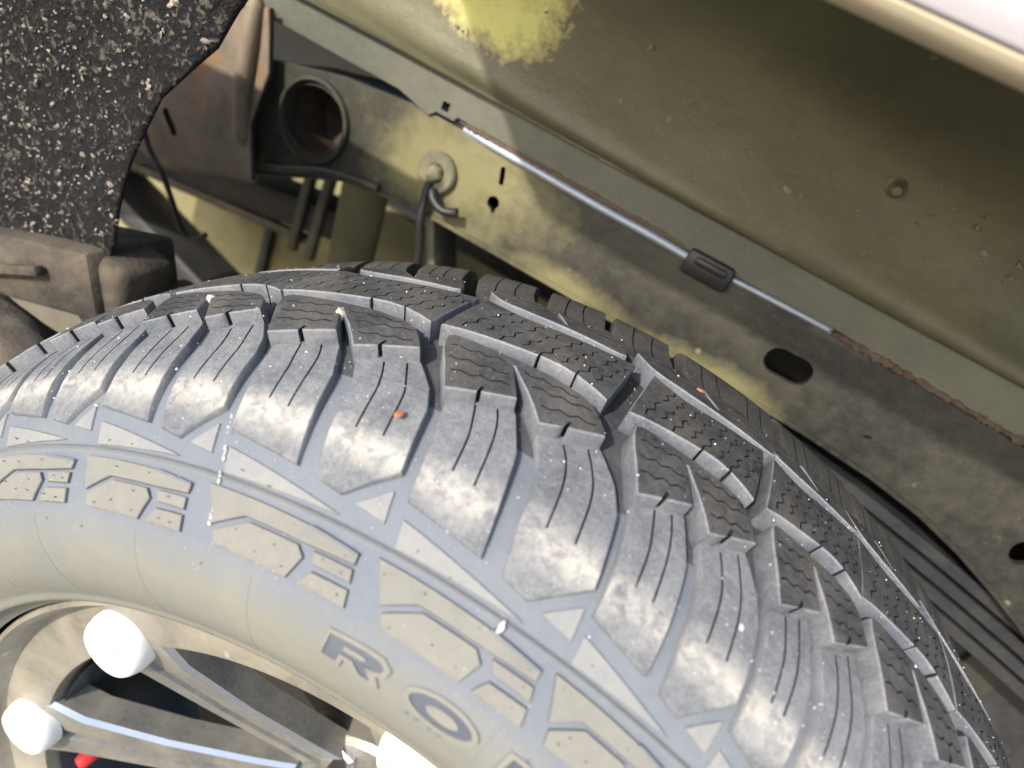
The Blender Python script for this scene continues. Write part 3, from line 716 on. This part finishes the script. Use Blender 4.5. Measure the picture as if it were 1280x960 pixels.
# rust bleeding along the seam
def blob_mesh(name, pts, rad, mat, seed):
    r = random.Random(seed); bm = bmesh.new()
    for p in pts:
        k_ = r.choice((.5, .7, .9, 1., 1.3, 1.8)); m = Matrix.Translation(Vector(p)) @ Matrix.Rotation(r.uniform(0, 6.28), 4, (r.random(), r.random(), r.random() + .1)) @ Matrix.Diagonal((rad * k_ * r.uniform(.6, 1.5), rad * k_ * r.uniform(.5, 1.), rad * k_ * r.uniform(.35, .7), 1))
        q = bmesh.ops.create_icosphere(bm, subdivisions=1, radius=1, matrix=m)
        for v in q['verts']: v.co += (v.co - Vector(p)) * r.uniform(-.45, .55)
    return bm_mesh(name, bm, mat, 50)
def ragged(x0, x1, zc, amp, seed):
    r = random.Random(seed); up = []; dn = []; x = x0
    while x < x1:
        e = min(1, (x - x0) / 12, (x1 - x) / 12); z = zc(x)
        up.append((x, z + (.8 + amp * r.random()) * e)); dn.append((x, z - (.8 + amp * 1.2 * r.random() ** 2) * e)); x += r.uniform(1.2, 3.2)
    return dn + up[::-1]
link('seam_rust', relief('seam_rust', ragged(90, 330, lambda x: 408.5 - .018 * (x - 90), 2.6, 3), [], xz(.2385), lambda x, y: .0024 + .0008 * math.sin(x * 1.7) * math.sin(y * 2.3), 0, [M['seam_rust'], M['seam_rust']], 2.5, 2.2, .4, .6, .2), fen)
link('seam_rust', relief('seam_rust', ragged(-240, -32, lambda x: 411.5, 1.6, 5), [], xz(.2380), lambda x, y: .0022, 0, [M['seam_rust'], M['rail_dark']], 2.5, 0, .3, .4, .2), fen)

mud = []
for i in range(90):
    x = rnd.gauss(.12, .07) if i < 55 else rnd.uniform(-.28, .3); z = rnd.uniform(.462, .535) if i >= 55 else rnd.gauss(.503, .014)
    if z > .545 or z < .45: continue
    mud.append((x, float(np.interp(z, [.447, .462, .50, .54], [.2240, .2215, .2170, .2060])) - .0006, z))
link('mud_splash', blob_mesh('mud_splash', mud, .0016, M['mud_speck'], 77), fen, kind='stuff')

body = thing('outer_fender', (0, -.05, .545), 'silver painted outer fender lip at the top right corner', 'fender')
sheet('fender_skin', [(p.y, p.z) for p in smooth_path([(0, -.0582, .5592), (0, -.0625, .568), (0, -.0675, .590), (0, -.070, .66), (0, -.060, .78), (0, -.04, .95)], 5)], -.9, 1.2, 80, M['silver'], body, 0, .0012, 60, lift=SUN_ARCH)
sheet('lip_roll', [(p.y, p.z) for p in smooth_path([(0, -.030, .566), (0, -.034, .559), (0, -.040, .5550), (0, -.047, .5538), (0, -.052, .5545), (0, -.0555, .5562), (0, -.0580, .5588)], 4)], -.9, 1.2, 80, M['lip_under'], body, 0, .0012, 60, lift=SUN_ARCH)

# ------------------------------------------------------------------ black undercoated panel at the left
pan = thing('undercoated_panel', (-.40, .04, .2), 'black pebble-textured panel speckled with tan mud on the left', 'panel')
PN = [(-294, 470), (-303, 446), (-310, 424), (-326, 401), (-340, 381), (-346, 360), (-352, 335), (-355, 300), (-355, 275), (-362, 252), (-384, 234), (-430, 205), (-480, 172), (-620, 110), (-720, 300), (-620, 470)]
def pmap(x, y, h):
    X, Z = x * .001, y * .001
    yy = .040 - h - .10 * max(0, -(X + .40)) - .004 * math.sin(X * 31) * math.sin(Z * 27)
    return (X, yy + .9 * max(0, X + .345) ** 2 * 6, Z)
link('panel_skin', relief('panel_skin', PN, [], pmap, lambda x, y: .004, .001, [M['undercoat'], M['undercoat']], 6, 9, 1.0, 1.0, .3, 60, jag=.6), pan)
sp = []
for i in range(1500):
    x = -.30 - abs(rnd.gauss(0, 1)) * .0 - rnd.random() ** .8 * .2; z = rnd.uniform(.17, .46)
    if not inside((x * 1000, z * 1000), PN): continue
    dens = min(1, max(.06, (-x - .33) / .06))
    if rnd.random() > dens: continue
    p = pmap(x * 1000, z * 1000, .0046); sp.append(p)
link('mud_specks', blob_mesh('mud_specks', sp[:1000], .0009, M['mud_speck'], 5), pan, kind='stuff')
big = [(-.338, .436), (-.3445, .418), (-.3155, .424), (-.349, .385), (-.366, .349), (-.3655, .331), (-.360, .312), (-.388, .452), (-.357, .43), (-.395, .37), (-.43, .35), (-.41, .30), (-.47, .34), (-.44, .27), (-.352, .292)]
link('mud_clumps', blob_mesh('mud_clumps', [pmap(a * 1000 + rnd.uniform(-2.5, 2.5), b * 1000 + rnd.uniform(-3, 3), .0045) for a, b in big for _ in range(4)], .0014, M['mud_speck'], 6), pan, kind='stuff')

# dusty ledge under it
led = thing('muddy_ledge', (-.42, .02, .1), 'tan mud-caked ledge and grey block under the black panel', 'ledge')
link('ledge_block', beam_mesh('ledge_block', (-.60, .055, .155), (-.352, .055, .243), .05, .075, M['tan_mud'], bev=.006), led)
link('ledge_cheek', box_mesh('ledge_cheek', (-.376, .025, .20), (-.336, .075, .262), M['tan_mud'], .009, 3), led)
link('ledge_strip', beam_mesh('ledge_strip', (-.60, .012, .128), (-.392, .012, .236), .007, .007, M['tan_mud'], bev=.0015), led)
def lump(name, c, rad, seed, mat, sub=3, amp=.35):
    r = random.Random(seed); bm = bmesh.new(); bmesh.ops.create_icosphere(bm, subdivisions=sub, radius=1)
    ph = [(Vector((r.uniform(-1, 1), r.uniform(-1, 1), r.uniform(-1, 1))) * k, r.uniform(0, 6), 1 / k) for k in (1.5, 2.5, 4, 6, 9, 13)]
    for v in bm.verts:
        d = sum(math.sin(v.co.dot(q) * 2 + o) * a for q, o, a in ph) * amp
        n = v.co.normalized() * (1 + d); v.co = Vector((n.x * rad[0], n.y * rad[1], n.z * rad[2])) + Vector(c)
    return bm_mesh(name, bm, mat, 70)
link('mud_cake', lump('mud_cake', (-.45, .0, .145), (.12, .045, .05), 3, M['tan_mud'], 5, .14), led)
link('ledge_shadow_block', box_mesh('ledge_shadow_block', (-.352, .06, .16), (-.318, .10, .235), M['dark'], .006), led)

# ------------------------------------------------------------------ undercarriage seen through the gap
plate = thing('far_underbody_plate', (-.6, .62, -.1), 'pale yellow-dusted underbody plate far behind the tyre', 'underbody plate')
link('plate_skin', box_mesh('plate_skin', (-1.3, .60, -.35), (.2, .615, .17), M['yellow_dust'], .004), plate)
link('plate_rib', box_mesh('plate_rib', (-.655, .585, -.35), (-.640, .602, .15), M['dark'], .003), plate)
arm = thing('dark_suspension_arm', (-.65, .40, .0), 'dark diagonal suspension arm crossing the yellow plate', 'suspension arm')
link('arm_bar', beam_mesh('arm_bar', (-.84, .43, .075), (-.47, .40, -.005), .035, .075, M['dark'], bev=.01), arm)
xm = thing('dark_crossmember', (-.55, .44, .1), 'dark blue-black crossmember below the rail', 'crossmember')
link('member_web', beam_mesh('member_web', (-.85, .47, .098), (-.40, .44, .195), .04, .07, M['dark'], bev=.006), xm)
link('member_cap', beam_mesh('member_cap', (-.86, .44, .118), (-.62, .43, .158), .02, .018, M['yellow_dust'], bev=.003), xm)
link('member_lower', beam_mesh('member_lower', (-.86, .44, .080), (-.45, .42, .150), .012, .014, M['shock'], bev=.003), xm)
for x in (-.475, -.448): link('member_rib', box_mesh('member_rib', (x - .006, .402, .13), (x + .006, .415, .29), M['shock'], .002), xm)
shk = thing('shock_absorber', (-.36, .34, .1), 'grey-olive shock absorber tube rising behind the tyre', 'shock absorber')
link('shock_tube', tube_mesh('shock_tube', [(-.352, .36, .06), (-.378, .36, .335)], .026, M['yellow_dust'], 28), shk)
link('shock_rod', tube_mesh('shock_rod', [(-.337, .36, -.12), (-.352, .36, .062)], .017, M['dark'], 20), shk)
hs = thing('thin_wire', (-.46, .215, .19), 'thin black wire looping down from the gusset', 'wire')
link('wire_run', tube_mesh('wire_run', smooth_path([(-.538, .212, .285), (-.520, .210, .256), (-.498, .208, .240), (-.478, .206, .220), (-.466, .206, .203), (-.455, .206, .195), (-.444, .206, .197), (-.434, .207, .208)], 6), .0026, M['clip'], 10), hs)
pl2 = thing('grey_strut_plate', (-.24, .29, .2), 'dark bent plate between the shock and the rail', 'plate')
link('strut_sheet', beam_mesh('strut_sheet', (-.262, .30, .335), (-.205, .30, .20), .010, .05, M['shock'], bev=.004), pl2)
inn = thing('gap_blocker', (0, .95, -.38), 'dark panel added deep under the truck to block the bright ground', 'panel')  # added dark panel, extended down to keep the gap under the truck dark
link('gap_blocker_sheet', box_mesh('gap_blocker_sheet', (-1.6, .95, -.38), (1.6, 1.0, .42), M['dark'], .006), inn)
flo = thing('truck_floor', (0, .6, .42), 'dark underside of the truck floor above the frame', 'floor')
link('floor_sheet', box_mesh('floor_sheet', (-1.6, .30, .440), (1.6, 1.6, .455), M['dark'], .004), flo)
link('floor_rib', box_mesh('floor_rib', (-1.6, .5, .415), (1.6, .54, .4405), M['dark'], .004), flo)
tk = thing('fuel_tank', (.5, .4, -.1), 'dark tank under the frame at lower right', 'tank')
link('tank_shell', box_mesh('tank_shell', (.10, .36, -.25), (1.0, .75, .255), M['dark'], .03, 4), tk)
link('tank_strap', box_mesh('tank_strap', (.40, .352, -.26), (.44, .76, .262), M['rail'], .004), tk)
# leaf spring lower right
lf = thing('leaf_spring', (.35, .27, .2), 'olive-dusted leaf spring pack below the rail at lower right', 'leaf spring')
for i in range(4):
    z = .304 - i * .014; V = []; F = []
    for q in range(13):
        x = .10 + .6 * q / 12; zz = z + .012 - .02 * q / 12 - .105 * (q / 12) ** 1.5
        for dy, dz in ((0, 0), (.06, 0), (.06, -.0095), (0, -.0095)): V.append((x, .252 + dy + .002 * i, zz + dz))
    for q in range(12):
        for j in range(4): F.append((4 * q + j, 4 * q + (j + 1) % 4, 4 * q + 4 + (j + 1) % 4, 4 * q + 4 + j))
    F += [(3, 2, 1, 0), (48, 49, 50, 51)]
    link('leaf', mesh('leaf', V, F, M['dark'], 30), lf)

# ------------------------------------------------------------------ stones, chips and grit on the tread
def place(k, u, s, h):
    t0, t1 = STARTS[k], STARTS[k + 1]; return Vector(on_tyre(t0 + u * (t1 - t0), s, h))
for p, r_, seed, lab in ((place(kR, .00, 30.5, .006), (.0038, .0022, .0024), 1, 'pale stone wedged in the far arc groove near the tread top'),
                         (place(kR - 1, .205, -36.0, .008), (.0026, .0030, .0046), 2, 'pale stone caught in the comma-shaped notch left of centre'),
                         (place(kR - 2, .22, -36, .009), (.0028, .0026, .0034), 3, 'pale stone in the notch near the left skyline of the tread')):
    o = link('stone', lump('stone', p, r_, seed, M['stone'], 2, .25)); o['label'] = lab; o['category'] = 'stone'; o['group'] = 'stones caught in the tread'
for p, r_, seed, lab in ((place(kR + 1, .10, 44, .0112), (.0020, .0016, .0009), 11, 'brick-red chip lying on the far tread rib'),
                         (place(kR - 1, .90, -80, .0072), (.0012, .0026, .0006), 12, 'orange-red chip on a shoulder lug left of centre')):
    o = link('red_chip', lump('red_chip', p, (r_[0], r_[1], r_[2] * .6), seed, M['red_chip'], 2, .5)); o['label'] = lab; o['category'] = 'chip'; o['group'] = 'red chips on the tyre'
o = link('white_fleck', lump('white_fleck', place(kR + 1, .86, -78, .0072), (.0009, .0019, .0005), 21, M['grit'], 2, .25)); o['label'] = 'bright white fleck stuck on a shoulder lug at right'; o['category'] = 'fleck'
o = link('white_splat', lump('white_splat', place(kR, .80, -128, .0014), (.0010, .0016, .0030), 22, M['grit'], 3, .3)); o['label'] = 'white splat on the sidewall ridge above the letter O'; o['category'] = 'splat'
dr = thing('white_streak', tuple(place(kR - 1, .25, -142, .001)), 'broken white drip streak down the sidewall left of centre', 'streak')
for i, (u, q) in enumerate(((.118, -101), (.128, -105), (.150, -112.5), (.155, -115), (.175, -122.5), (.184, -126), (.235, -139), (.243, -141.5))):
    a = place(kR - 1, u, q, h_lug(q) if q > -108 else .0013); b_ = place(kR - 1, u + .012, q - 2.6, h_lug(q - 2.6) if q > -108 else .0013)
    link('drip', blob_mesh('drip', [a.lerp(b_, t / 5) for t in range(6)], .00038, M['grit'], 40 + i), dr)
gp = []
for i in range(1500):
    th = rnd.uniform(-48, 42); s = rnd.uniform(-112, 62) if rnd.random() < .8 else rnd.gauss(-75, 14)
    h = rnd.choice((.0003, .0003, .0110)) if abs(s) < 60 else rnd.choice((.0003, h_lug(s) + .0001))
    gp.append(on_tyre(th, s, h))
link('grit', blob_mesh('grit', gp, .00026, M['grit'], 9), kind='stuff', label='tiny pale grit grains sprinkled over the tyre tread', category='grit')
